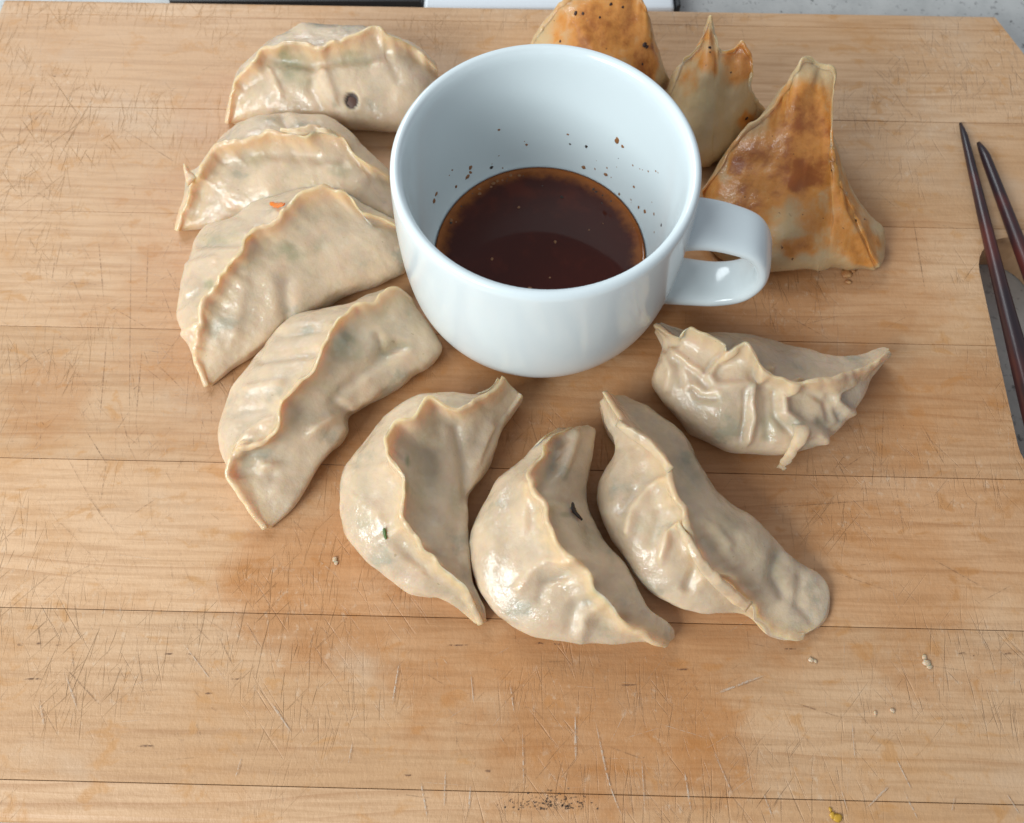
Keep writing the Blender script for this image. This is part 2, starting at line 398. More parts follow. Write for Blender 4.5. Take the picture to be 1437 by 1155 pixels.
# ------------------------------------------------------------------ things behind the board
q0, q1, q2 = P(592, 0, -.006), P(951, 0, -.006), P(958, 0, -.006)
WHITE = plain('white_enamel', (.76, .79, .82), .2, .5, 40, .05)
BLACK = plain('black_trim', (.02, .02, .022), .35, .5, 60, .1)
tr = bpy.data.objects.new('white_tray', None); COL.objects.link(tr); tr.location = (q1[0], q1[1], -BT)
tag(tr, 'smooth white tray just beyond the far edge of the board', 'tray')
def tpart(nm, x0, x1, y0, y1, z0, z1, mat, b):
    o = box(nm, x0 - tr.location.x, x1 - tr.location.x, y0 - tr.location.y, y1 - tr.location.y, z0 + BT, z1 + BT, mat, b, tr)
    return o
tpart('tray_base', q0[0], q1[0], .311, .43, -BT, -.011, WHITE, .002)
tpart('tray_rim', q0[0] + .002, q1[0] - .002, .424, .428, -.0115, -.004, WHITE, .001)
tpart('edge_trim', q1[0] + .0003, q2[0], .311, .43, -BT, -.009, BLACK, .0008)
a0, a1 = P(300, 0, -.008), P(588, 0, -.008)
dk = bpy.data.objects.new('black_pan', None); COL.objects.link(dk); dk.location = (a0[0], a0[1], -BT)
tag(dk, 'low black pan edge peeking over the far edge of the board beside the white tray', 'pan')
box('pan_base', -.02, a1[0] - a0[0], .318 - a0[1], .42 - a0[1], 0, .008, BLACK, .002, dk)
box('pan_rim', -.022, a1[0] - a0[0] + .001, .3145 - a0[1], .3177 - a0[1], 0, .0105, BLACK, .001, dk)

# ------------------------------------------------------------------ cup
RC = np.array([.0102, .1595])
def lathe(prof, n, cap0=True):
    vs, fs = [], []
    for (r, z) in prof:
        if r < 1e-6: vs.append([(0, 0, z)])
        else: vs.append([(r * math.cos(2 * math.pi * k / n), r * math.sin(2 * math.pi * k / n), z) for k in range(n)])
    idx, flat = [], []
    for ring in vs: idx.append(list(range(len(flat), len(flat) + len(ring)))); flat += ring
    for A, B in zip(idx[:-1], idx[1:]):
        for k in range(n):
            k2 = (k + 1) % n
            if len(A) == 1 and len(B) == 1: continue
            if len(A) == 1: fs.append((A[0], B[k2], B[k]))
            elif len(B) == 1: fs.append((A[k], A[k2], B[0]))
            else: fs.append((A[k], A[k2], B[k2], B[k]))
    return flat, fs
outer = [(0, .0030), (.026, .0030), (.0270, .0004), (.0305, .0004), (.0325, .0009), (.0395, .0030), (.0442, .0080), (.0472, .0160), (.0485, .0280), (.0487, .0440), (.0480, .0600)]
lip = [(.0474, .0672), (.0470, .0691), (.0460, .0700), (.0447, .0697), (.0438, .0682)]
inner = [(.0432, .0640), (.0426, .0520), (.0420, .0390), (.0408, .0270), (.0384, .0180), (.0344, .0125), (.0280, .0095), (.0, .0090)]
pr = np.vstack([outer[:5], spline(np.array(outer[4:] + lip + inner[:1]), 48)[1:], spline(np.array(inner), 26)[1:]])
fl, fs = lathe([tuple(p) for p in pr], 128)
cup = bpy.data.objects.new('cup', None); COL.objects.link(cup); cup.location = (RC[0], RC[1], .0002)
tag(cup, 'white glazed ceramic cup with a loop handle standing among the dumplings', 'cup')
bowl = link('bowl', mesh('bowl', fl, fs), GLAZE, cup)
# handle: flat band swept along a loop
path = spline(np.array([(.0445, .0482), (.0525, .0500), (.0610, .0494), (.0692, .0464), (.0742, .0392), (.0755, .0305), (.0722, .0215), (.0650, .0166), (.0560, .0148), (.0440, .0142)]), 60)
tg = np.gradient(path, axis=0); tg /= np.linalg.norm(tg, axis=1)[:, None]
PHI = math.radians(-10)
er, et = np.array([math.cos(PHI), math.sin(PHI), 0]), np.array([-math.sin(PHI), math.cos(PHI), 0])
hv, hf, NS = [], [], 28
for i, (r, z) in enumerate(path):
    t = i / 59; wid = .0088 + .0014 * abs(2 * t - 1) ** 3; th = .0026 + .0012 * abs(2 * t - 1) ** 4
    nx, nz = -tg[i][1], tg[i][0]
    for k in range(NS):
        a = 2 * math.pi * k / NS; ca, sa = math.cos(a), math.sin(a)
        u = math.copysign(abs(ca) ** .45, ca) * wid; w_ = math.copysign(abs(sa) ** .8, sa) * th
        w_ *= 1 - .12 * (u / wid) ** 4
        hv.append(er * (r + nx * w_) + et * u + np.array([0, 0, z + nz * w_]))
for i in range(59):
    for k in range(NS):
        k2 = (k + 1) % NS; hf.append((i * NS + k, i * NS + k2, (i + 1) * NS + k2, (i + 1) * NS + k))
hf += [tuple(range(NS))[::-1], tuple(range(59 * NS, 60 * NS))]
hd = link('handle', mesh('handle', hv, hf), GLAZE, cup)

# sauce: a shallow body of liquid following the bowl, meniscus at its edge
def sauce_mat():
    M = NT('soy_sauce'); co = M.coord('Object')
    ln = M.n('VectorMath', operation='LENGTH'); sx = M.mapping(co, (1, 1, 0)); M.l(sx, ln.inputs[0])
    n = M.noise(co, 190, 4, .65)
    d = M.math('ADD', ln.outputs['Value'], M.math('MULTIPLY', M.math('SUBTRACT', n, .5), .007))
    c = M.mix(M.ramp(d, .0318, .0382), (.060, .0095, .0045), (.34, .098, .016))    # shallow towards the wall
    c = M.mix(M.math('MULTIPLY', M.ramp(M.noise(co, 60, 4, .6), .5, .75), .4), c, (.16, .024, .008))
    M.p(Base_Color=c, Roughness=.05, Specular_IOR_Level=.45, IOR=1.38)
    M.l(M.bump(M.noise(co, 26, 2, .4), .0006, .22), M.b.inputs['Normal'])
    return M.m
SZ = .0180; rs = float(np.interp(SZ, [p[1] for p in inner[::-1]], [p[0] for p in inner[::-1]]))
sp_ = [(0, SZ - .004), (rs * .6, SZ - .004), (rs - .0030, SZ - .0012), (rs - .0004, SZ + .0007), (rs - .0010, SZ + .0003), (rs - .0022, SZ + .00008), (rs - .004, SZ), (rs * .5, SZ), (0, SZ)]
sl, sf = lathe(sp_, 96)
sauce = link('dipping_sauce', mesh('dipping_sauce', sl, sf), sauce_mat()); sauce.location = (RC[0], RC[1], .0002)
tag(sauce, 'dark brown dipping sauce pooled in the bottom of the white cup', 'sauce')
# flecks of spice stuck to the cup's inner wall and floating in the sauce
def blob_into(vs, fs, c, r, nrm=(0, 0, 1), flat=.4, seed=0, nu=8, nv=5):
    rnd = random.Random(seed); nz = Vector(nrm).normalized(); ux = nz.orthogonal().normalized(); uy = nz.cross(ux)
    ang = rnd.uniform(0, 6.28); ux, uy = ux * math.cos(ang) + uy * math.sin(ang), uy * math.cos(ang) - ux * math.sin(ang)
    b = len(vs); el = rnd.uniform(.6, 1.0)
    for j in range(nv + 1):
        th = math.pi * j / nv
        for k in range(nu):
            ph = 2 * math.pi * k / nu; q = rnd.uniform(.75, 1.2)
            p = Vector(c) + ux * (r * q * math.sin(th) * math.cos(ph)) + uy * (r * q * el * math.sin(th) * math.sin(ph)) + nz * (r * flat * math.cos(th))
            vs.append(tuple(p))
    for j in range(nv):
        for k in range(nu):
            k2 = (k + 1) % nu; fs.append((b + j * nu + k, b + j * nu + k2, b + (j + 1) * nu + k2, b + (j + 1) * nu + k))
def wall_pt(px, py):
    """where the ray through a pixel meets the far inside wall of the bowl"""
    d = FWD * F + RGT * (px - CX) - UPV * (py - CY); d = d / np.linalg.norm(d)
    zs = [p[1] for p in inner[::-1]]; rr = [p[0] for p in inner[::-1]]
    for s in np.arange(.2, .4, .0004):
        q = CAMP + d * s
        if q[2] < .066 and np.linalg.norm(q[:2] - RC) > np.interp(q[2], zs, rr) and q[1] > RC[1] - .02: break
    n_ = np.array([RC[0] - q[0], RC[1] - q[1], .01]); return q, n_ / np.linalg.norm(n_)
vs, fs = [], []; vd, fd = [], []
for i, (x, y, r) in enumerate([(797, 188, 3.5), (823, 205, 4), (690, 235, 4), (700, 182, 3), (867, 195, 5), (739, 203, 3), (800, 202, 2.4), (824, 218, 3), (819, 235, 4), (700, 218, 3), (928, 316, 3),
                               (896, 291, 3), (868, 222, 2), (910, 240, 2.5), (660, 235, 5), (656, 248, 6), (612, 272, 5), (609, 282, 5), (736, 198, 2), (866, 197, 6), (850, 245, 4), (890, 262, 4), (846, 228, 3), (905, 297, 4), (874, 205, 4), (918, 300, 3), (660, 242, 4), (640, 262, 3), (752, 205, 2.5), (888, 232, 2), (918, 326, 2), (790, 240, 3)]):
    q, n_ = wall_pt(x, y); k = (vd, fd) if i in (1, 2, 6, 10, 12) else (vs, fs)
    blob_into(k[0], k[1], q - np.array([RC[0], RC[1], .0002]), r * .00021, n_, .35, i)
BROWNFL = plain('sauce_fleck_brown', (.28, .115, .038), .3); BLACKFL = plain('sauce_fleck_dark', (.03, .018, .012), .4)
rf = random.Random(4)
for i in range(34):
    x, y = (rf.gauss(880, 26), rf.gauss(270, 34)) if i < 20 else (rf.uniform(620, 860), rf.gauss(236, 12))
    q, n_ = wall_pt(x, y); blob_into(vs, fs, q - np.array([RC[0], RC[1], .0002]), rf.uniform(.0002, .0006), n_, .3, 200 + i)
for i in range(46):
    a, r = random.uniform(0, 6.28), rs * math.sqrt(random.random()) * .97
    if i < 26: a = random.uniform(.3, 2.9); r = rs * random.uniform(.9, .99)
    blob_into(vd if i % 3 == 0 else vs, fd if i % 3 == 0 else fs, (r * math.cos(a), r * math.sin(a), SZ), random.uniform(.0003, .0009), (0, 0, 1), .3, i + 50)
o = link('sauce_flecks', mesh('sauce_flecks', vs, fs), BROWNFL, sauce); tag(o, kind='stuff', label='brown sauce specks on the cup wall')
o = link('pepper_flecks', mesh('pepper_flecks', vd, fd), BLACKFL, sauce); tag(o, kind='stuff', label='dark spice specks in the sauce and on the cup wall')

# ------------------------------------------------------------------ dumplings
CM = .01
def polyd(pts2, line):
    """signed distance (px) of points to a polyline"""
    best = np.full(len(pts2), 1e9); sg = np.ones(len(pts2))
    L = np.array(line, float)
    for a, b in zip(L[:-1], L[1:]):
        ab = b - a; t = np.clip(((pts2 - a) @ ab) / (ab @ ab + 1e-9), 0, 1)
        d = pts2 - (a + t[:, None] * ab); dist = np.linalg.norm(d, axis=1); c = ab[0] * d[:, 1] - ab[1] * d[:, 0]
        m = dist < best; best[m] = dist[m]; sg[m] = np.sign(c[m])
    return best, sg
PXMM = 4.1
def dumpling(st, label, mat=None, folds=(), spots=(), seed=0, finlen=1.15, bulge=.15, bulgeB=None, smooth=1, foldk=1.35, flat=.5, lump=.55, fintone=1.0, group='dumplings around the cup', NU=180, NV=100, thick=.095, wave=1.0, finmax=.44, name='dumpling', inset=.10):
    A, C, B, BZ = [], [], [], []
    for a, c, b in st:
        zc = c[2] * CM; c3 = P(c[0], c[1], zc)
        def side(p, z):
            if p[0] == 'w': return np.array([c3[0] + p[1] * CM, c3[1] + p[2] * CM, z])
            return P(p[0], p[1], (p[2] * CM if len(p) > 2 else z))
        a1, b1 = side(a, .005), side(b, .005)
        w = np.linalg.norm((a1 - b1)[:2])
        bz = max(0.0, zc - 1.9 * w - .002) + .0004
        zz = bz + min(.009, .42 * (zc - bz))
        A.append(side(a, zz)); B.append(side(b, zz)); C.append(c3); BZ.append(bz)
    A, B, C, BZ = map(np.array, (A, B, C, BZ))
    n = len(C); seg = np.linalg.norm(np.diff(C, axis=0), axis=1) + .25 * np.linalg.norm(np.diff(A, axis=0), axis=1) + .25 * np.linalg.norm(np.diff(B, axis=0), axis=1)
    cum = np.concatenate([[0], np.cumsum(seg)]); par = np.interp(np.linspace(0, cum[-1], NU), cum, np.arange(n))
    a, b, c = cspline(A, par), cspline(B, par), cspline(C, par); bz = np.maximum(.0004, cspline(BZ[:, None], par)[:, 0])
    tc = np.gradient(c, axis=0); tc /= np.linalg.norm(tc, axis=1)[:, None] + 1e-9
    rnd = random.Random(seed)
    # wavy, hand-pinched edge
    ab = a - b; ab[:, 2] = 0; wab = np.linalg.norm(ab, axis=1) + 1e-9; sd = ab / wab[:, None]
    def gs(X, sg):
        k = np.arange(-3 * sg, 3 * sg + 1); w = np.exp(-.5 * (k / sg) ** 2); w /= w.sum(); n_ = len(k) // 2
        Xp = np.concatenate([2 * X[:1] - X[1:n_ + 1][::-1], X, 2 * X[-1:] - X[-n_ - 1:-1][::-1]])
        return np.stack([np.convolve(Xp[:, q], w, 'valid') for q in range(X.shape[1])], 1)
    sd = gs(sd, 5); tc = gs(tc, 5); tc /= np.linalg.norm(tc, axis=1)[:, None] + 1e-9
    sd = sd - tc * np.sum(sd * tc, 1)[:, None]; sd /= np.linalg.norm(sd, axis=1)[:, None] + 1e-9
    for i in range(NU):
        e = min(1, 8 * i / NU, 8 * (NU - 1 - i) / NU)
        q = Vector(c[i] * 190) + Vector((seed * 7.7, 0, 0))
        c[i] += sd[i] * (noise.noise(q) * .0016 + noise.noise(q * .37) * .0016) * wave * e
        c[i][2] += noise.noise(q * 1.7 + Vector((9, 9, 9))) * .0011 * wave * e
    m = (a + b) / 2; m[:, 2] = bz + .35 * (c[:, 2] - bz)
    dn = gs(m, 6) - gs(c, 4); dl = np.linalg.norm(dn, axis=1) + 1e-9; dn /= dl[:, None]
    fl_ = np.minimum(finlen * CM, finmax * dl)
    th = np.minimum(thick * CM, .16 * wab + .0004)
    a0 = a - sd * np.minimum(inset * wab, .004)[:, None]; a0[:, 2] = bz
    b0 = b + sd * np.minimum(inset * wab, .004)[:, None]; b0[:, 2] = bz
    def half(p0, p1, s):
        bulge_ = (bulge if s > 0 or bulgeB is None else bulgeB) * np.clip(1.5 * (c[:, 2] - bz) / (wab + .004), .15, 1)
        neck = gs(c, 3) + dn * fl_[:, None] + sd * (s * 1.7 * th)[:, None]
        ln = p1 - c; ll = np.linalg.norm(ln, axis=1)[:, None] + 1e-9
        neck = neck * (1 - flat) + (c + ln / ll * np.minimum(fl_[:, None], .5 * ll)) * flat
        r1 = c + dn * (.42 * fl_)[:, None] + sd * (s * 1.15 * th)[:, None]
        r0 = c + dn * (.25 * th)[:, None] + sd * (s * .78 * th)[:, None]
        d = neck - p1; dlen = np.linalg.norm(d, axis=1)
        nn = np.cross(d, tc); nn /= np.linalg.norm(nn, axis=1)[:, None] + 1e-9
        flip = np.sign(np.sum(nn * (sd * s + np.array([0, 0, .8])), 1)); nn *= flip[:, None]
        nn = gs(nn, 6); s1 = p1 + d * .34 + nn * (bulge_ * dlen)[:, None]; s2 = p1 + d * .70 + nn * (bulge_ * .62 * dlen)[:, None]
        s1, s2 = gs(s1, 5), gs(s2, 5)
        return [p0, p1, s1, s2, neck, r1, r0]
    la, lb = half(a0, a, 1), half(b0, b, -1)
    mid0 = (a0 + b0) / 2
    ctl = np.stack([mid0] + la + [c] + lb[::-1] + [mid0], 0)          # K x NU x 3
    K = len(ctl)
    dens = np.array([.5, .8, 1.2, 1.2, 1.2, 1.0, .5, .3] * 2)         # samples per span
    dens = np.array([.35, .8, 1.3, 1.3, 1.2, .9, .5, .3, .3, .5, .9, 1.2, 1.3, 1.3, .8, .35])[:K - 1]
    cu = np.concatenate([[0], np.cumsum(dens)]); pv = np.interp(np.linspace(0, cu[-1], NV + 1), cu, np.arange(K))[:-1]
    G = cspline(ctl, pv)                                               # NV x NU x 3
    G = np.transpose(G, (1, 0, 2))                                     # NU x NV x 3
    def normals(G):
        du = np.gradient(G, axis=0); dv = (np.roll(G, -1, 1) - np.roll(G, 1, 1))
        N = np.cross(dv, du); N /= np.linalg.norm(N, axis=2)[..., None] + 1e-12
        ctr = G.mean(axis=1, keepdims=True)
        if np.sum(N * (G - ctr)) < 0: N = -N
        return N
    N = normals(G)
    V = G.reshape(-1, 3).copy(); Nf = N.reshape(-1, 3)
    top = sstep(V[:, 2], .001, .006)
    dc = np.linalg.norm(G - c[:, None, :], axis=2).reshape(-1)
    flr = np.repeat(fl_, NV)
    flt = np.maximum(flr, .0075)
    finf = (1 - sstep(dc, -.25 * flt, 1.45 * flt)) * fintone * (.55 + .45 * sstep(dc, .0003, .0025))
    ends = np.minimum(1, np.minimum(np.arange(NU), NU - 1 - np.arange(NU)) / (.08 * NU)); endf = np.repeat(ends, NV)
    for i in range(len(V)):
        q = Vector(V[i]) + Vector((seed * 1.37, seed * .71, 0))
        d = noise.noise(q * 55) * .0022 * lump + noise.noise(q * 115) * .0011 * lump + noise.noise(q * 240) * .00045 * lump + noise.noise(q * 480) * .00018
        V[i] += Nf[i] * d * top[i] * (1 - .75 * finf[i]) * (.3 + .7 * endf[i])
    px = proj(V); view = CAMP - V; view /= np.linalg.norm(view, axis=1)[:, None]; vis = sstep(np.sum(view * Nf, 1), -.05, .25)
    for line, wmm, hmm in folds:
        dist, sg = polyd(px, line); s = dist / PXMM
        wl = np.where(sg > 0, wmm, wmm * .5) if hmm > 0 else wmm * .85
        g = np.exp(-(s / wl) ** 2) * vis
        V += Nf * (g * hmm * foldk * .001 * np.minimum(1, dc / .003 + .15))[:, None]
    Gs = V.reshape(NU, NV, 3)
    for _ in range(smooth):
        Gs[1:-1] = .5 * Gs[1:-1] + .125 * (Gs[2:] + Gs[:-2] + np.roll(Gs, 1, 1)[1:-1] + np.roll(Gs, -1, 1)[1:-1])
    V = Gs.reshape(-1, 3)
    px = proj(V); pw = px.copy()
    for i in range(len(V)):
        if vis[i] > 0: pw[i] += [noise.noise(Vector(V[i]) * 170) * 11, noise.noise(Vector(V[i]) * 170 + Vector((5, 5, 5))) * 11]
    V[:, 2] = np.maximum(V[:, 2], .0003)
    tone = np.zeros((len(V), 4), np.float32); tone[:, 0] = finf
    for sx, sy, r, k, chn in spots:
        px = pw if min(r if isinstance(r, tuple) else (r, r)) > 9 and chn != 2 else proj(V)
        d = np.hypot(px[:, 0] - sx, px[:, 1] - sy) if not isinstance(r, tuple) else np.hypot((px[:, 0] - sx) / (r[0] / 10), (px[:, 1] - sy) / (r[1] / 10))
        rr = 10 if isinstance(r, tuple) else r
        f = (1 - sstep(d, rr * (.35 if chn != 2 else .8), rr * (1.6 if chn == 1 else 1.25 if chn != 2 else 1.1))) * min(1, k * (.9 if chn == 1 else 1)) * vis
        tone[:, chn] = np.maximum(tone[:, chn], f)
        if chn == 2: V -= Nf * (f * .0009)[:, None]
    faces = [(i * NV + k, i * NV + (k + 1) % NV, (i + 1) * NV + (k + 1) % NV, (i + 1) * NV + k) for i in range(NU - 1) for k in range(NV)]
    e0, e1 = len(V), len(V) + 1
    V = np.vstack([V, V[:NV].mean(0), V[-NV:].mean(0)]); tone = np.vstack([tone, tone[0:1], tone[0:1]]); tone[-2:, 1:] = 0
    faces += [(e0, (k + 1) % NV, k) for k in range(NV)] + [(e1, (NU - 1) * NV + k, (NU - 1) * NV + (k + 1) % NV) for k in range(NV)]
    org = np.array([V[:, 0].mean(), V[:, 1].mean(), 0]); V = V - org
    me = mesh(name, V, faces)
    bm = bmesh.new(); bm.from_mesh(me); bmesh.ops.recalc_face_normals(bm, faces=bm.faces); bm.to_mesh(me); bm.free()
    at = me.color_attributes.new('tone', 'FLOAT_COLOR', 'POINT'); at.data.foreach_set('color', tone.ravel())
    o = link(name, me, mat or DOUGH); o.location = org
    tag(o, label, 'dumpling', group)
    return o

def surf_z(parent, px, py, lift):
    me = parent.data; V = np.empty(len(me.vertices) * 3, np.float32); me.vertices.foreach_get('co', V); V = V.reshape(-1, 3) + np.array(parent.location)
    q = proj(V); near = np.where(np.hypot(q[:, 0] - px, q[:, 1] - py) < 6)[0]
    return (V[near[np.argmin(np.linalg.norm(V[near] - CAMP, axis=1))]][2] + lift) / CM if len(near) else .4
def flap(parent, e1, e2, th=.0021, mat=None, name='dough_flap', arch=.0, seed=0, nu=34, nv=12):
    """a loose tongue of dough: sheet between two edges (px, py, z in cm), with thickness and a rounded rim"""
    e1, e2 = [[(x, y, surf_z(parent, x, y, .0004 if k else -.0016) if z is None else z) for k, (x, y, z) in enumerate(e)] for e in (e1, e2)]
    E1 = spline(np.array([P(x, y, z * CM) for x, y, z in e1]), nu); E2 = spline(np.array([P(x, y, z * CM) for x, y, z in e2]), nu)
    for i in range(nu):
        q = Vector(E2[i] * 420) + Vector((seed * 5.3, 1, 2)); E2[i] += np.array([noise.noise(q), noise.noise(q + Vector((7, 0, 0))), .5 * noise.noise(q + Vector((0, 7, 0)))]) * .0008
    t = np.linspace(0, 1, nv); S = E1[:, None] * (1 - t)[None, :, None] + E2[:, None] * t[None, :, None]
    S[..., 2] += arch * CM * np.sin(np.pi * t)[None, :]
    N = np.cross(np.gradient(S, axis=0), np.gradient(S, axis=1)); N /= np.linalg.norm(N, axis=2)[..., None] + 1e-12
    if N[..., 2].mean() < 0: N = -N
    for i in range(nu):
        for j in range(nv):
            q = Vector(S[i, j] * 260) + Vector((seed * 3.1, 0, 0)); S[i, j] += N[i, j] * noise.noise(q) * .0007
    u = np.linspace(0, 1, nu); ed = np.minimum(1, np.minimum(u, 1 - u) / .10)[:, None] * np.minimum(1, np.minimum(t, 1 - t) / .2)[None, :]
    hh = th * .5 * np.sqrt(np.clip(ed, .06, 1))
    T, Bm = S + N * hh[..., None], S - N * hh[..., None]
    V = np.vstack([T.reshape(-1, 3), Bm.reshape(-1, 3)]); M_ = nu * nv; fs = []
    for i in range(nu - 1):
        for j in range(nv - 1):
            q = (i * nv + j, i * nv + j + 1, (i + 1) * nv + j + 1, (i + 1) * nv + j); fs += [q, tuple(M_ + k for k in q[::-1])]
    rim = [j for j in range(nv)] + [i * nv + nv - 1 for i in range(1, nu)] + [(nu - 1) * nv + j for j in range(nv - 2, -1, -1)] + [i * nv for i in range(nu - 2, 0, -1)]
    for x, y in zip(rim, rim[1:] + rim[:1]): fs.append((x, y, M_ + y, M_ + x))
    V = V - np.array(parent.location)
    me = mesh(name, V, fs); bm = bmesh.new(); bm.from_mesh(me); bmesh.ops.recalc_face_normals(bm, faces=bm.faces); bm.to_mesh(me); bm.free()
    at = me.color_attributes.new('tone', 'FLOAT_COLOR', 'POINT'); tn = np.zeros((len(V), 4), np.float32); tn[:, 0] = .35; at.data.foreach_set('color', tn.ravel())
    return link(name, me, mat or DOUGH, parent)

FUNGUS = plain('black_fungus', (.022, .012, .009), .35, .5, 500, .5); CARROT = plain('carrot', (.75, .19, .02), .35, .5, 500, .4, var=(300, (.6, .13, .015)))
HERB = plain('green_herb', (.07, .12, .02), .4, .5, 500, .4)
def bit(parent, px, py, r, mat, name, flat=.5, seed=0, stretch=None):
    """a crumb of filling pressed into the surface seen at this pixel"""
    me = parent.data; V = np.empty(len(me.vertices) * 3, np.float32); me.vertices.foreach_get('co', V); V = V.reshape(-1, 3) + np.array(parent.location)
    Nn = np.empty(len(me.vertices) * 3, np.float32); me.vertices.foreach_get('normal', Nn); Nn = Nn.reshape(-1, 3)
    q = proj(V); d = np.hypot(q[:, 0] - px, q[:, 1] - py); d[np.sum((CAMP - V) * Nn, 1) < 0] = 1e6
    near = np.where(d < 5)[0]; k = int(np.argmin(d)) if not len(near) else near[np.argmin(np.linalg.norm(V[near] - CAMP, axis=1))]
    vs, fs = [], []
    blob_into(vs, fs, V[k] - np.array(parent.location), r, Nn[k], flat, seed, 12, 7)
    return link(name, mesh(name, vs, fs), mat, parent)

def sliver(parent, pxs, r, mat, name, lift=.3):
    """a thin shred of filling lying along the surface under these pixels"""
    me = parent.data; V = np.empty(len(me.vertices) * 3, np.float32); me.vertices.foreach_get('co', V); V = V.reshape(-1, 3) + np.array(parent.location)
    Nn = np.empty(len(me.vertices) * 3, np.float32); me.vertices.foreach_get('normal', Nn); Nn = Nn.reshape(-1, 3)
    q = proj(V); face = np.sum((CAMP - V) * Nn, 1) > 0; pts, nr = [], []
    for x, y in pxs:
        d = np.hypot(q[:, 0] - x, q[:, 1] - y); d[~face] = 1e6; near = np.where(d < 5)[0]
        k = int(np.argmin(d)) if not len(near) else near[np.argmin(np.linalg.norm(V[near] - CAMP, axis=1))]
        pts.append(P(x, y, V[k][2]) + Nn[k] * r * lift); nr.append(Nn[k])
    c = spline(np.array(pts), 14); nn = np.array(nr).mean(0); nn /= np.linalg.norm(nn); tg = np.gradient(c, axis=0); tg /= np.linalg.norm(tg, axis=1)[:, None] + 1e-9
    sd = np.cross(tg, nn); sd /= np.linalg.norm(sd, axis=1)[:, None] + 1e-9; vs, fs = [], []; rnd = random.Random(int(pxs[0][0])); k = 10
    for i in range(14):
        t = i / 13; w = r * (math.sin(math.pi * (.06 + .88 * t)) ** .5) * rnd.uniform(.75, 1.15)
        for j in range(k):
            a = 2 * math.pi * j / k; vs.append(c[i] + sd[i] * w * math.cos(a) + nn * w * .45 * math.sin(a) - np.array(parent.location))
    for i in range(13):
        for j in range(k): fs.append((i * k + j, i * k + (j + 1) % k, (i + 1) * k + (j + 1) % k, (i + 1) * k + j))
    fs += [tuple(range(k))[::-1], tuple(range(13 * k, 14 * k))]
    return link(name, mesh(name, vs, fs), mat, parent)

D1 = dumpling([
    ((316, 166), (317, 173, .35), (330, 172)), ((325, 128), (322, 140, 1.0), (361, 166)), ((338, 100), (331, 108, 1.6), (386, 166)), ((360, 82), (352, 92, 2.1), (411, 165)),
    ((375, 60), (368, 70, 2.4), (436, 164)), ((392, 52), (386, 64, 2.6), (453, 163)), ((408, 49, 1.3), (420, 63, 2.7), (467, 166)), ((425, 37, 1.4), (450, 66, 2.7), (486, 169)),
    ((453, 37, 1.4), (467, 57, 2.8), (508, 170)), ((480, 38, 1.4), (500, 48, 2.9), (531, 172)), ((503, 43, 1.3), (528, 38, 2.9), (556, 173)), ((530, 50), (546, 48, 2.7), (575, 170)),
    ((560, 58), (568, 60, 2.3), (592, 160)), ((588, 72), (595, 77, 1.8), (606, 146)), ((608, 90), (614, 96, 1.2), (617, 128))],
    'boiled dumpling with a square hole showing dark filling, beside the cup', seed=1,
    folds=[([(395, 85), (440, 92), (470, 84), (510, 82), (540, 74)], 2.2, -1.2), ([(440, 90), (437, 125), (450, 150)], 2.0, -.8), ([(380, 100), (395, 130)], 1.8, .9), ([(545, 80), (560, 110)], 2.5, -.8), ([(455, 100), (470, 135)], 3, .9)],
    spots=[(408, 88, (20, 26), .75, 1), (398, 78, (7, 9), .9, 1), (495, 84, (26, 10), .55, 1), (425, 112, (14, 18), .45, 1), (493, 141, (10, 12), 1, 2), (460, 114, (14, 7), .55, 3)], finlen=1.0)
bit(D1, 492, 142, .0026, plain('meat_filling', (.10, .048, .032), .5, .4, 400, .6), 'filling', .10, 3)
D2 = dumpling([
    ((246, 318), (247, 324, .35), (258, 322)), ((254, 284), (257, 290, .9), (290, 316)), ((264, 246), (264, 258, 1.4), (336, 308)), ((282, 236), (279, 243, 1.9), (360, 303)),
    ((300, 202), (295, 211, 2.2), (390, 300)), ((320, 186, 1.2), (327, 198, 2.5), (415, 298)), ((338, 171, 1.3), (364, 187, 2.7), (440, 296)), ((375, 165, 1.3), (395, 186, 2.8), (465, 294)),
    ((405, 163, 1.3), (425, 190, 2.8), (490, 294)), ((455, 164, 1.2), (460, 184, 2.7), (515, 297)), ((482, 178), (480, 192, 2.5), (532, 302)), ((500, 197), (495, 212, 2.2), (546, 306)),
    ((524, 220), (522, 231, 1.8), (555, 306)), ((543, 238), (545, 247, 1.3), (561, 300))],
    'boiled dumpling with a split tip, second from the one with the hole, its back edge folded', seed=2,
    folds=[([(275, 300), (283, 262), (310, 228)], 2.2, -.8), ([(345, 215), (420, 218), (480, 225)], 2.5, -.8), ([(520, 260), (540, 285)], 2.5, -1.0), ([(395, 165), (405, 180)], 2, -1.0)],
    spots=[(360, 225, (16, 9), .35, 1), (478, 240, (16, 10), .55, 1), (410, 250, (30, 14), .15, 1)], finlen=1.0)
D2['label'] = 'boiled dumpling with a split tip, squeezed between the holed dumpling and the one showing carrot'
flap(D2, [(263, 262, 1.5), (260, 244, 1.75), (257, 230, 1.95)], [(276, 248, 1.8), (268, 242, 1.85), (260, 230, 1.95)], seed=2)
flap(D2, [(393, 184, 2.8), (420, 190, 2.75), (450, 187, 2.7), (476, 193, 2.5)], [(394, 180, 2.85), (415, 178, 2.95), (440, 175, 2.9), (464, 181, 2.75)], th=.0024, seed=5)
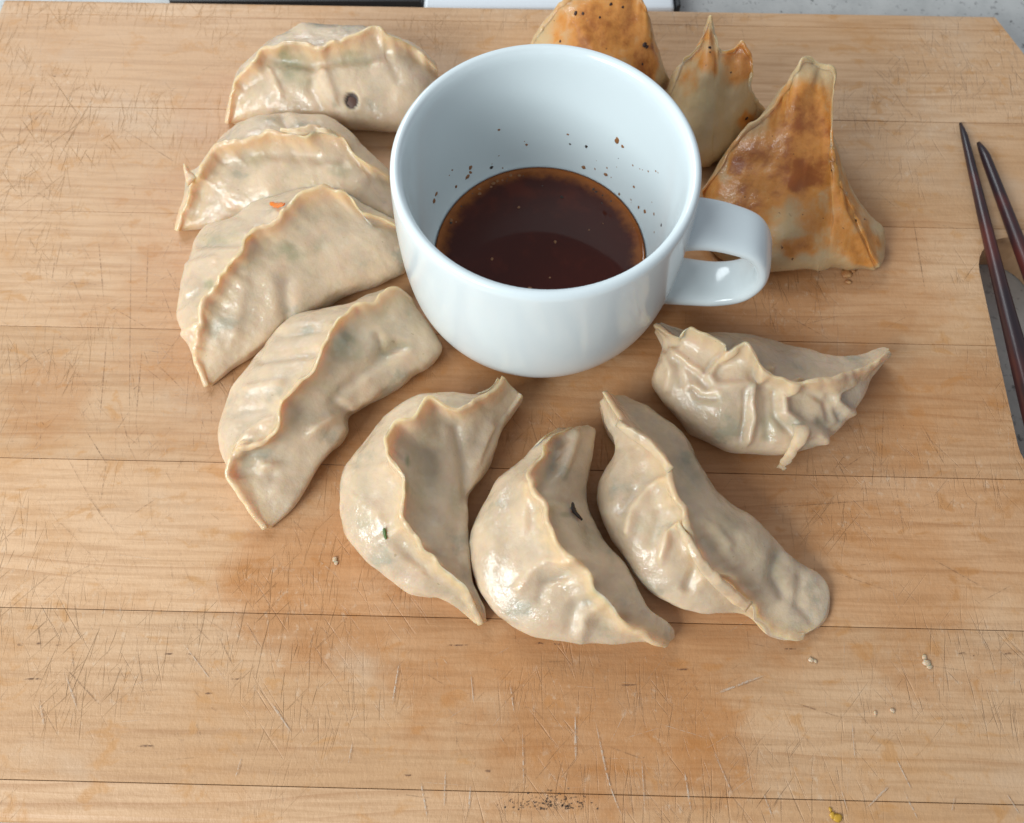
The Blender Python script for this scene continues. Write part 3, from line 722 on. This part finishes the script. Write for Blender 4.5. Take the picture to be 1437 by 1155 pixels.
D3 = dumpling([
    ((285, 536), (289, 543, .3), (297, 540)), ((272, 500), (268, 497, .9), (324, 515)), ((258, 470), (272, 470, 1.4), (350, 498)), ((248, 442), (284, 434, 1.9), (374, 478)), ((256, 393), (310, 386, 2.5), (398, 453)),
    ((272, 347), (329, 357, 2.8), (430, 440)), ((288, 318), (357, 327, 2.9), (472, 413)), ((326, 310), (388, 312, 3.0), (504, 400)), ((358, 288), (410, 280, 3.2), (530, 390)),
    ((405, 275), (430, 268, 3.2), (545, 383)), ((435, 266), (458, 264, 3.1), (552, 379)), ((470, 264), (486, 270, 2.8), (560, 374)), ((494, 287), (507, 297, 2.3), (567, 364)),
    ((522, 299), (532, 304, 1.9), (571, 352)), ((548, 310), (556, 316, 1.5), (574, 336))],
    'boiled dumpling with a bit of orange carrot poking out by its tall crest', seed=3, bulgeB=.09,
    folds=[([(278, 342), (330, 340), (352, 335)], 1.6, -1.1), ([(262, 372), (300, 362)], 1.8, .8), ([(250, 430), (285, 400)], 1.8, -.7), ([(400, 395), (404, 440)], 3.0, -1.3), ([(450, 340), (520, 315)], 3.5, -.6), ([(345, 400), (330, 470)], 4, .6), ([(255, 470), (275, 455)], 2, .8)],
    spots=[(405, 352, (24, 14), .7, 1), (315, 332, (26, 10), .4, 1), (440, 345, (14, 10), .35, 1), (294, 400, (8, 7), .8, 1), (290, 330, (16, 10), .3, 1)])
sliver(D3, [(381, 287), (389, 290), (400, 288)], .0013, CARROT, 'carrot_shred', .6)
D4 = dumpling([
    ((366, 738), (371, 743, .3), (380, 740)), ((340, 700), (345, 711, .8), (408, 712)), ((318, 655), (322, 666, 1.3), (431, 678)), ((310, 625), (330, 634, 1.7), (455, 640)),
    ((309, 600), (356, 628, 2.0), (475, 620)), ((318, 570), (384, 606, 2.3), (487, 602)), ((330, 538), (400, 563, 2.6), (490, 583)), ((350, 512), (424, 535, 2.8), (500, 575)),
    ((365, 494), (446, 508, 2.9), (522, 560)), ((388, 463), (462, 470, 2.9), (545, 547)), ((415, 444), (480, 441, 2.8), (565, 535)), ((452, 437), (505, 426, 2.5), (582, 522)),
    ((492, 430), (524, 424, 2.0), (600, 512)), ((522, 416), (541, 408, 1.6), (612, 500)), ((552, 404), (558, 404, 1.15), (618, 487)), ((568, 410), (577, 418, .8), (615, 477))],
    'boiled dumpling with a wavy crest and a broad squared-off end by the cup', seed=4, bulgeB=.08, smooth=2,
    folds=[([(365, 505), (400, 500), (440, 495)], 1.8, -1.2), ([(395, 470), (450, 462)], 1.8, -.7), ([(345, 545), (395, 535)], 2, .9), ([(320, 580), (372, 575)], 2.2, -.8), ([(332, 630), (350, 606), (375, 590)], 2.6, 1.3),
           ([(490, 590), (470, 560), (500, 530), (560, 485)], 2.4, -1.2), ([(440, 600), (465, 585)], 2.2, 1.3), ([(530, 470), (535, 495), (570, 485)], 1.4, -.9), ([(330, 660), (380, 665)], 3, -.9), ([(370, 655), (380, 652)], 3, 1.2)],
    spots=[(490, 490, (26, 22), .5, 1), (535, 490, (14, 14), .5, 1), (560, 485, (20, 6), .45, 1), (430, 590, (30, 16), .2, 1), (456, 545, (20, 10), .25, 1)], wave=.9)
D5 = dumpling([
    ((698, 531, 1.2), (706, 528, 1.6), (733, 556, 1.1)), ((690, 546, 1.3), (695, 545, 2.0), (717, 580)), ((670, 555, 1.3), (671, 560, 2.3), (702, 603)), ((645, 553), (650, 570, 2.5), (693, 628)),
    ((622, 551), (627, 567, 2.7), (682, 655)), ((598, 553), (604, 560, 2.9), (668, 680)), ((566, 567), (583, 580, 3.0), (660, 694)), ((532, 592), (550, 600, 3.05), (659, 706)),
    ((500, 637), (540, 624, 3.1), (659, 718)), ((481, 664), (556, 655, 3.05), (659, 732)), ((477, 695), (567, 690, 2.9), (659, 746)), ((480, 737), (570, 726, 2.7), (659, 762)),
    ((500, 775), (577, 748, 2.5), (660, 780)), ((531, 804), (602, 773, 2.1), (662, 800)), ((571, 829), (630, 800, 1.7), (669, 826)), ((625, 841), (656, 834, 1.1), (679, 852)), ((664, 872), (675, 877, .5), (683, 872))],
    'boiled dumpling with a wide smooth hollow face and a curled-up tip below the cup', seed=5, bulgeB=.0,
    folds=[([(545, 640), (500, 650)], 2.2, -.6), ([(530, 760), (560, 740)], 2.2, .6), ([(640, 600), (652, 650), (655, 700)], 2.4, -1.0), ([(690, 600), (670, 650)], 2, .9), ([(600, 640), (600, 720)], 6, -1.6), ([(550, 770), (590, 800)], 3, .7), ([(505, 700), (530, 720)], 3, .8)],
    spots=[(572, 646, (3, 8), .9, 1), (571, 680, (3, 14), .6, 1), (540, 748, (3, 9), 1, 1), (512, 732, (12, 14), .45, 1), (640, 705, (9, 20), .3, 1), (500, 690, (18, 30), .2, 1), (600, 650, (22, 60), .22, 1)], finlen=1.1)
sliver(D5, [(539, 741), (540, 748), (542, 757)], .0006, HERB, 'herb_shred')
D6 = dumpling([
    ((782, 602, .9), (800, 599, 1.1), (826, 597, .8)), ((760, 618, 1.4), (772, 613, 1.9), (836, 603)), ((738, 645), (753, 648, 2.3), (834, 622)), ((702, 672), (738, 668, 2.7), (829, 655)), ((680, 704), (748, 690, 2.85), (827, 690)),
    ((666, 735), (757, 710, 2.95), (829, 717)), ((661, 770), (771, 743, 3.0), (846, 747)), ((665, 802), (797, 775, 2.9), (863, 776)), ((680, 838), (822, 800, 2.6), (879, 801)),
    ((702, 868), (846, 837, 2.2), (900, 840)), ((745, 892), (870, 864, 1.8), (914, 856)), ((815, 903), (898, 888, 1.3), (930, 868)), ((888, 890), (922, 903, .85), (945, 881)), ((925, 904), (936, 907, .5), (947, 894))],
    'boiled dumpling with a black fungus bit showing on its far side', seed=6, bulgeB=.05, smooth=3, foldk=1.0,
    folds=[([(728, 825), (746, 796), (767, 783), (791, 786)], 2.6, 1.7), ([(757, 842), (765, 817), (793, 808)], 1.5, -1.6), ([(813, 893), (818, 862), (838, 850)], 2.6, 1.6), ([(800, 880), (806, 850)], 2.2, -1.1), ([(843, 872), (880, 872)], 2.2, -.9),
           ([(715, 690), (712, 760), (700, 810)], 4, -.8), ([(740, 680), (738, 740)], 2.5, 1.0), ([(785, 620), (775, 660), (762, 690)], 3.0, -2.2), ([(810, 612), (800, 640), (790, 665)], 2.6, 1.6), ([(770, 700), (800, 705)], 1.6, -.7), ([(824, 740), (832, 770)], 2, -.6)],
    spots=[(826, 752, (16, 16), .35, 1), (795, 722, (10, 4), .6, 1), (770, 710, (18, 14), .2, 1), (690, 760, (20, 40), .15, 1)], finlen=1.1)
sliver(D6, [(803, 706), (804, 716), (809, 723), (816, 730)], .0011, FUNGUS, 'fungus_shred')
D7 = dumpling([
    ((842, 566), (848, 549, 1.9), (884, 562)), ((850, 598), (868, 578, 2.3), (912, 572)), ((866, 628), (886, 597, 2.6), (936, 590)), ((851, 658), (906, 612, 2.75), (955, 608)),
    ((840, 681), (922, 632, 2.9), (972, 627)), ((842, 708), (934, 662, 2.95), (986, 658)), ((856, 745), (946, 695, 2.95), (1005, 688)), ((872, 775), (962, 718, 2.8), (1026, 708)),
    ((890, 805), (969, 746, 2.65), (1050, 722)), ((905, 823), (985, 780, 2.4), (1071, 738)), ((930, 843), (1005, 805, 2.1), (1087, 755)), ((970, 860), (1033, 821, 1.65), (1107, 778)),
    ((1014, 862), (1054, 845, 1.15), (1127, 794, .5)), ((1048, 864), (1062, 868, .75), (1150, 806, .3)), ((1074, 889), (1080, 890, .5), (1163, 826, .25)), ((1098, 898, .2), (1112, 897, .4), (1161, 858, .22)), ((1116, 897, .2), (1128, 894, .3), (1150, 878, .2))],
    'boiled dumpling with a long thick crimped crest and a broad flat end', seed=7,
    folds=[([(880, 745), (886, 714), (912, 682), (930, 672)], 2.2, 1.4), ([(872, 720), (890, 690)], 2, -.7), ([(926, 782), (936, 746), (953, 736)], 2.0, 1.3), ([(915, 760), (925, 720)], 2.5, -.9), ([(975, 770), (975, 800), (965, 825)], 2.0, -1.2),
           ([(1000, 740), (1020, 765)], 4, 1.2), ([(1090, 780), (1085, 810), (1100, 835)], 2.2, -1.2), ([(955, 650), (990, 690), (1040, 730)], 3, -.8), ([(1125, 810), (1120, 850), (1140, 870)], 2, -.6)],
    spots=[(1010, 745, (26, 26), .3, 1), (1088, 800, (14, 20), .35, 1), (975, 660, (20, 30), .3, 1), (1060, 770, (30, 20), .25, 1), (905, 735, (30, 30), .12, 1)], wave=.9, thick=.105)
flap(D7, [(864, 597, 2.35), (885, 615, 2.55), (905, 628, 2.75), (925, 645, 2.9), (937, 664, 3.0)], [(870, 590, 2.6), (893, 602, 2.9), (912, 614, 3.05), (932, 638, 3.2), (945, 655, 3.2)], th=.0024, seed=7, arch=.05)
flap(D7, [(948, 738, 2.55), (968, 775, 2.4), (985, 805, 2.15), (1018, 838, 1.7), (1046, 858, 1.1)], [(955, 732, 2.7), (978, 768, 2.55), (1000, 798, 2.3), (1033, 828, 1.9), (1056, 846, 1.45)], th=.0024, seed=8, arch=.05)
D8 = dumpling([
    ((920, 461, 1.7), (919, 454, 2.0), (928, 453, 1.8)), ((933, 482), (935, 466, 2.3), (955, 462)), ((924, 512), (952, 474, 2.6), (978, 468)), ((919, 533), (964, 461, 3.1), (1000, 466)),
    ((934, 558), (990, 468, 3.2), (1020, 467)), ((950, 580), (1018, 483, 3.1), (1038, 468)), ((968, 600), (1022, 492, 3.0), (1050, 470)), ((990, 614), (1044, 479, 3.3), (1060, 471)), ((1012, 624), (1055, 490, 3.2), (1080, 474)),
    ((1032, 630), (1066, 512, 2.9), (1098, 481)), ((1060, 633), (1087, 525, 2.8), (1118, 488)), ((1095, 634), (1112, 535, 2.7), (1135, 492)), ((1130, 630), (1145, 535, 2.6), (1152, 497)),
    ((1160, 620), (1172, 528, 2.4), (1172, 500)), ((1187, 598), (1198, 520, 2.1), (1192, 502)), ((1203, 568), (1216, 516, 1.8), (1212, 498)), ((1214, 533), (1234, 508, 1.5), (1236, 490)), ((1247, 500, 1.0), (1250, 495, 1.2), (1247, 490, 1.0))],
    'boiled dumpling with deep S-shaped pleats and pointed ends below the cup handle', seed=8, NU=240, NV=140, lump=.5,
    folds=[([(1078, 524), (1055, 541), (1053, 564), (1057, 586), (1051, 616)], 2.4, 3.2), ([(1045, 545), (1045, 585), (1040, 614)], 1.1, -1.8), ([(1119, 541), (1099, 556), (1101, 578), (1121, 594), (1145, 606), (1157, 613)], 2.3, 3.2),
           ([(1087, 552), (1089, 585), (1108, 604)], 1.5, -2.2), ([(1196, 536), (1175, 550), (1173, 564), (1190, 577), (1200, 580)], 2.0, 2.4), ([(1163, 556), (1180, 588)], 1.2, -1.4), ([(1116, 598), (1134, 608), (1118, 628)], 1.8, 2.0),
           ([(972, 546), (980, 557), (1004, 559)], .9, -1.6), ([(968, 540), (990, 548), (1010, 550)], 1.6, 1.0), ([(935, 500), (942, 520), (938, 545)], 1.8, 1.4), ([(950, 505), (955, 540)], 1.3, -1.2), ([(1150, 590), (1170, 610)], 1.4, -1.0), ([(1128, 548), (1158, 562), (1165, 590)], 1.4, -1.6), ([(1075, 560), (1078, 615)], 2.0, -1.4),
           ([(1020, 490), (998, 508), (988, 524)], .9, -1.6), ([(1032, 492), (1008, 508), (996, 526), (1006, 540), (1045, 538)], 1.9, 1.8), ([(945, 492), (968, 512), (985, 522)], 1.6, 1.6), ([(955, 508), (980, 528), (992, 545)], 1.2, -1.3)],
    spots=[(1080, 600, (14, 20), .45, 1), (1003, 566, (24, 10), .35, 1), (1150, 592, (8, 8), .4, 1), (1020, 590, (30, 20), .15, 1), (950, 520, (20, 30), .15, 1)], wave=.8, finlen=.8, bulgeB=.05, fintone=.7, smooth=4, foldk=.85, flat=.25)
flap(D8, [(1112, 596, None), (1116, 612, None), (1104, 634, None), (1090, 656, .35)], [(1130, 600, None), (1132, 612, None), (1114, 636, None), (1097, 659, .35)], th=.0034, seed=3, arch=.12)

# fried ones, lying tipped with their browned bottoms up
BK = lambda dx, dy: ('w', dx, dy)
D9 = dumpling([
    ((986, 282), (985, 268, .9), BK(.2, .5)), ((992, 318), (1010, 236, 1.7), BK(.2, .8)), ((1015, 345), (1036, 196, 2.4), BK(.3, 1.0)), ((1045, 362), (1078, 156, 3.1), BK(.3, 1.2)),
    ((1075, 366), (1110, 116, 3.7), BK(.3, 1.2)), ((1095, 365), (1123, 86, 4.2), BK(.2, 1.0)), ((1110, 364), (1133, 80, 4.25), BK(.2, 1.0)), ((1128, 363), (1148, 92, 4.0), BK(.3, 1.0)),
    ((1145, 362), (1170, 97, 4.0), BK(.5, 1.0)), ((1158, 362), (1168, 150, 3.6), BK(.8, .9)), ((1168, 362), (1168, 207, 3.1), BK(1.1, .8)), ((1180, 364), (1177, 245, 2.6), BK(1.2, .6)),
    ((1195, 368), (1196, 290, 1.9), BK(1.1, .35)), ((1212, 372), (1220, 346, 1.1), (1241, 325)), ((1228, 377), (1235, 373, .5), (1241, 360))],
    'pan-fried dumpling with a large browned triangular face beside the cup handle', mat=FRIED, seed=9, finlen=.35, bulge=.06, finmax=.12, thick=.07, fintone=.25, group='fried dumplings behind the cup', lump=.7,
    folds=[([(1105, 330), (1100, 290), (1120, 250)], 7, 1.5), ([(1150, 120), (1165, 200), (1185, 300), (1225, 370)], 2.0, .8), ([(1040, 225), (1090, 230), (1140, 250)], 3, -.8), ([(1145, 92), (1135, 120), (1100, 160)], 2, .8)],
    spots=[(1130, 250, (30, 34), 1.05, 3), (1065, 215, (46, 26), .75, 3), (1125, 170, (44, 40), .75, 3), (1150, 300, (40, 60), .42, 3), (1205, 340, (40, 36), .55, 3), (1060, 340, (40, 26), .4, 3), (1160, 210, (16, 80), .55, 3), (1035, 235, (18, 22), .95, 3), (1050, 280, (34, 22), .75, 3), (1180, 290, (20, 50), .55, 3),
           (1215, 355, (24, 22), .5, 3), (1120, 348, (40, 14), .6, 3), (1000, 265, (24, 24), .5, 3), (1095, 320, (34, 26), .28, 1), (1120, 290, (30, 20), .2, 1), (1130, 175, (60, 70), .7, 3), (1110, 230, (110, 60), .66, 3), (1060, 270, (60, 40), .6, 3), (1185, 270, (40, 110), .5, 3), (1040, 300, (60, 50), .5, 3)])
CHAR = plain('charred_fleck', (.035, .014, .008), .5, .4, 600, .5)
for k, (x, y, r) in enumerate([(1083, 199, .0009), (1128, 199, .0007), (1201, 311, .0006), (1156, 160, .0006), (1136, 183, .0005), (1034, 232, .0014), (1030, 240, .0012), (1070, 262, .0007), (1160, 140, .0004), (1165, 240, .0004), (1110, 345, .0009)]):
    bit(D9, x, y, r, CHAR, 'char_fleck', .3, k)
D10 = dumpling([
    ((945, 165), (940, 130, 1.3), BK(0, .6)), ((948, 195), (950, 106, 2.0), BK(0, .8)), ((958, 212), (963, 81, 2.7), BK(0, 1.0)), ((968, 217), (984, 60, 3.4), BK(0, 1.0)), ((976, 219), (991, 36, 3.9), BK(0, .8)),
    ((984, 221), (997, 22, 4.25), BK(0, .7)), ((992, 221), (1003, 40, 3.9), BK(0, .7)), ((1000, 220), (1012, 64, 3.5), BK(0, .9)), ((1008, 218), (1028, 64, 3.5), BK(.1, .9)), ((1015, 214), (1042, 58, 3.6), BK(.2, .8)),
    ((1022, 210), (1056, 74, 3.4), BK(.3, .8)), ((1032, 200), (1056, 97, 3.0), BK(.3, .7)), ((1045, 187), (1052, 122, 2.5), BK(.4, .6)), ((1056, 173), (1062, 146, 1.7), BK(.4, .4)), ((1066, 165), (1070, 160, 1.0), BK(.3, .2))],
    'pan-fried dumpling with two pointed corners standing between the other fried ones', mat=FRIED, seed=10, finlen=.4, bulge=.07, finmax=.12, thick=.07, fintone=.25, group='fried dumplings behind the cup', lump=.7,
    folds=[([(1005, 70), (990, 110)], 2.5, .8), ([(1000, 120), (1000, 170)], 7, 1.2), ([(1030, 75), (1025, 120)], 3, -.8)],
    spots=[(995, 85, (14, 24), .5, 3), (1035, 80, (26, 26), .6, 3), (1050, 170, (16, 16), .55, 3), (990, 140, (32, 24), .5, 1), (985, 180, (26, 20), .3, 1), (1015, 110, (22, 18), .25, 1), (965, 110, (18, 24), .3, 3), (997, 60, (10, 16), .35, 3), (1040, 90, (30, 40), .45, 3), (990, 70, (24, 36), .4, 3)])
D11 = dumpling([
    ((752, 98), (741, 70, 1.2), BK(-.1, .5)), ((765, 118), (756, 45, 1.9), BK(0, .8)), ((783, 134), (775, 18, 2.6), BK(0, 1.0)), ((803, 145), (793, -5, 3.2), BK(0, 1.0)), ((828, 150), (815, -24, 3.7), BK(0, 1.0)),
    ((850, 152), (842, -38, 4.0), BK(0, .9)), ((868, 152), (872, -36, 4.0), BK(0, .9)), ((885, 150), (896, -18, 3.7), BK(.1, .9)), ((898, 146), (905, 2, 3.4), BK(.3, .9)), ((908, 142), (911, 36, 2.8), BK(.5, .7)),
    ((917, 136), (918, 66, 2.2), BK(.5, .5)), ((925, 128), (926, 92, 1.6), BK(.4, .3)), ((933, 120), (936, 111, .9), BK(.2, .2))],
    'pan-fried dumpling with a charred fleck, half hidden behind the rim of the cup', mat=FRIED, seed=11, finlen=.35, bulge=.08, finmax=.12, thick=.07, fintone=.25, group='fried dumplings behind the cup', lump=.7,
    folds=[([(800, 20), (830, 60)], 3, .8), ([(850, 10), (880, 60)], 4, -.8), ([(905, 20), (915, 80), (930, 110)], 2, .8)],
    spots=[(860, 25, (40, 40), .6, 3), (905, 85, (24, 40), .75, 3), (810, 20, (20, 24), .45, 3), (835, 55, (26, 20), .4, 3), (785, 52, (14, 10), .5, 3), (830, 62, (34, 14), .35, 1), (850, 40, (90, 80), .62, 3)])

for k, (x, y, r) in enumerate([(909, 61, .0011), (912, 64, .0008), (811, 17, .0010), (817, 15, .0007), (855, 6, .0007), (846, 22, .0005), (878, 10, .0005), (906, 88, .0006), (783, 54, .0006)]):
    bit(D11, x, y, r, CHAR, 'char_fleck', .3, k + 30)
for k, (x, y, r) in enumerate([(993, 66, .0006), (1000, 70, .0004), (1052, 168, .0009), (1030, 100, .0004)]):
    bit(D10, x, y, r, CHAR, 'char_fleck', .3, k + 60)
# ------------------------------------------------------------------ chopsticks
def stick_mat():
    M = NT('dark_lacquered_wood'); co = M.coord('Object')
    g = M.noise(M.mapping(co, (14, 500, 500)), 1.0, 4, .6)
    n = M.noise(co, 26, 3, .6); at = M.n('SeparateXYZ'); M.l(co, at.inputs[0])
    c = M.mix(M.ramp(g, .35, .7), (.018, .010, .013), (.040, .014, .014))
    c = M.mix(M.math('MULTIPLY', M.ramp(n, .48, .70), .6), c, (.11, .018, .011))
    M.p(Base_Color=c, Roughness=.36, Specular_IOR_Level=.5); M.l(M.bump(g, .0003, .4), M.b.inputs['Normal']); return M.m
STICK = stick_mat()
def chopstick(tip, thru, label, r0, r1, bow, L=.225, rise=0.0):
    a, b = P(*tip, r0), P(*thru, .004); d = b - a; d[2] = 0; d /= np.linalg.norm(d); side = np.array([-d[1], d[0], 0])
    n, k = 60, 16; vs, fs = [], []
    for i in range(n):
        t = i / (n - 1); r = r0 + (r1 - r0) * min(1, t * 1.5) ** .8
        if i == 0: r *= .45
        if i == 1: r *= .8
        c = d * (L * t) + side * bow * (math.sin(math.pi * min(1, t * 1.3)) ) + np.array([0, 0, r + .0003 + rise * t])
        sq = sstep(np.array([t]), .35, .6)[0]
        for j in range(k):
            an = 2 * math.pi * j / k; ca, sa = math.cos(an), math.sin(an); e = 1 - .5 * sq
            vs.append(c + side * (r * math.copysign(abs(ca) ** e, ca)) + np.array([0, 0, r * math.copysign(abs(sa) ** e, sa)]))
    for i in range(n - 1):
        for j in range(k): fs.append((i * k + j, i * k + (j + 1) % k, (i + 1) * k + (j + 1) % k, (i + 1) * k + j))
    fs += [tuple(range(k))[::-1], tuple(range((n - 1) * k, n * k))]
    # turn into a local frame with x along the stick, so the grain runs along it
    V = np.array(vs); R = np.stack([d, side, [0, 0, 1]], 1); V = V @ R
    o = link('chopstick', mesh('chopstick', V, fs), STICK); o.location = (a[0], a[1], 0); o.rotation_euler = (0, 0, math.atan2(d[1], d[0]))
    tag(o, label, 'chopstick', 'pair of chopsticks on the board'); return o
chopstick((1348, 172), (1437, 505), 'dark reddish wooden chopstick on the dumplings\' side of the pair, crossing the board\'s slot', .0011, .0036, -.0012)
chopstick((1374, 199), (1450, 388), 'dark brown wooden chopstick of the pair toward the board\'s right edge', .0016, .0038, 0)

# ------------------------------------------------------------------ crumbs
CRUMB = plain('dough_crumb', (.56, .41, .27), .3, .5, 600, .4, Subsurface_Weight=.4, Subsurface_Scale=.002)
FCR = plain('fried_crumb', (.36, .14, .045), .45, .5, 500, .6, var=(400, (.55, .30, .12)))
YEL = plain('yolk_yellow', (.52, .29, .03), .35, .5, 400, .4)
def crumb(px, py, parts, mat, label, name='crumb', group='dough crumbs on the board'):
    vs, fs = [], []; c = P(px, py, 0)
    for i, (dx, dy, r) in enumerate(parts):
        q = P(px + dx, py + dy, 0) - c; blob_into(vs, fs, (q[0], q[1], r * .12), r * .95, (0, 0, 1), .32, int(px + i * 7), 14, 9)
    o = link(name, mesh(name, vs, fs), mat); o.location = (c[0], c[1], .0001); tag(o, label, 'crumb', group); return o
crumb(470, 785, [(0, 0, .0011), (2, 5, .0008)], CRUMB, 'tiny pale dough crumb beside the dumpling with the hollow face')
crumb(1300, 930, [(0, 0, .0014), (-3, -8, .0009), (4, 6, .0010)], CRUMB, 'largest pale dough crumb lying on bare wood')
crumb(1138, 926, [(0, 0, .0010), (6, 2, .0007)], CRUMB, 'pale dough crumb below the broad flat dumpling end')
crumb(1228, 1001, [(0, 0, .0008)], CRUMB, 'tinier pale crumb of the close pair on bare wood')
crumb(1252, 997, [(0, 0, .0009)], CRUMB, 'plumper pale crumb of the close pair on bare wood')
crumb(1188, 384, [(0, 0, .0022), (-10, -12, .0016), (8, -4, .0014), (2, 12, .0014)], FCR, 'crisp brown crumb fallen beside the browned dumpling', group='fried crumbs')
crumb(1168, 1144, [(0, 0, .0011), (7, 4, .0014), (-3, -8, .0007)], YEL, 'yellow smear of food on the front edge of the board', 'food_smear', group='food smears')
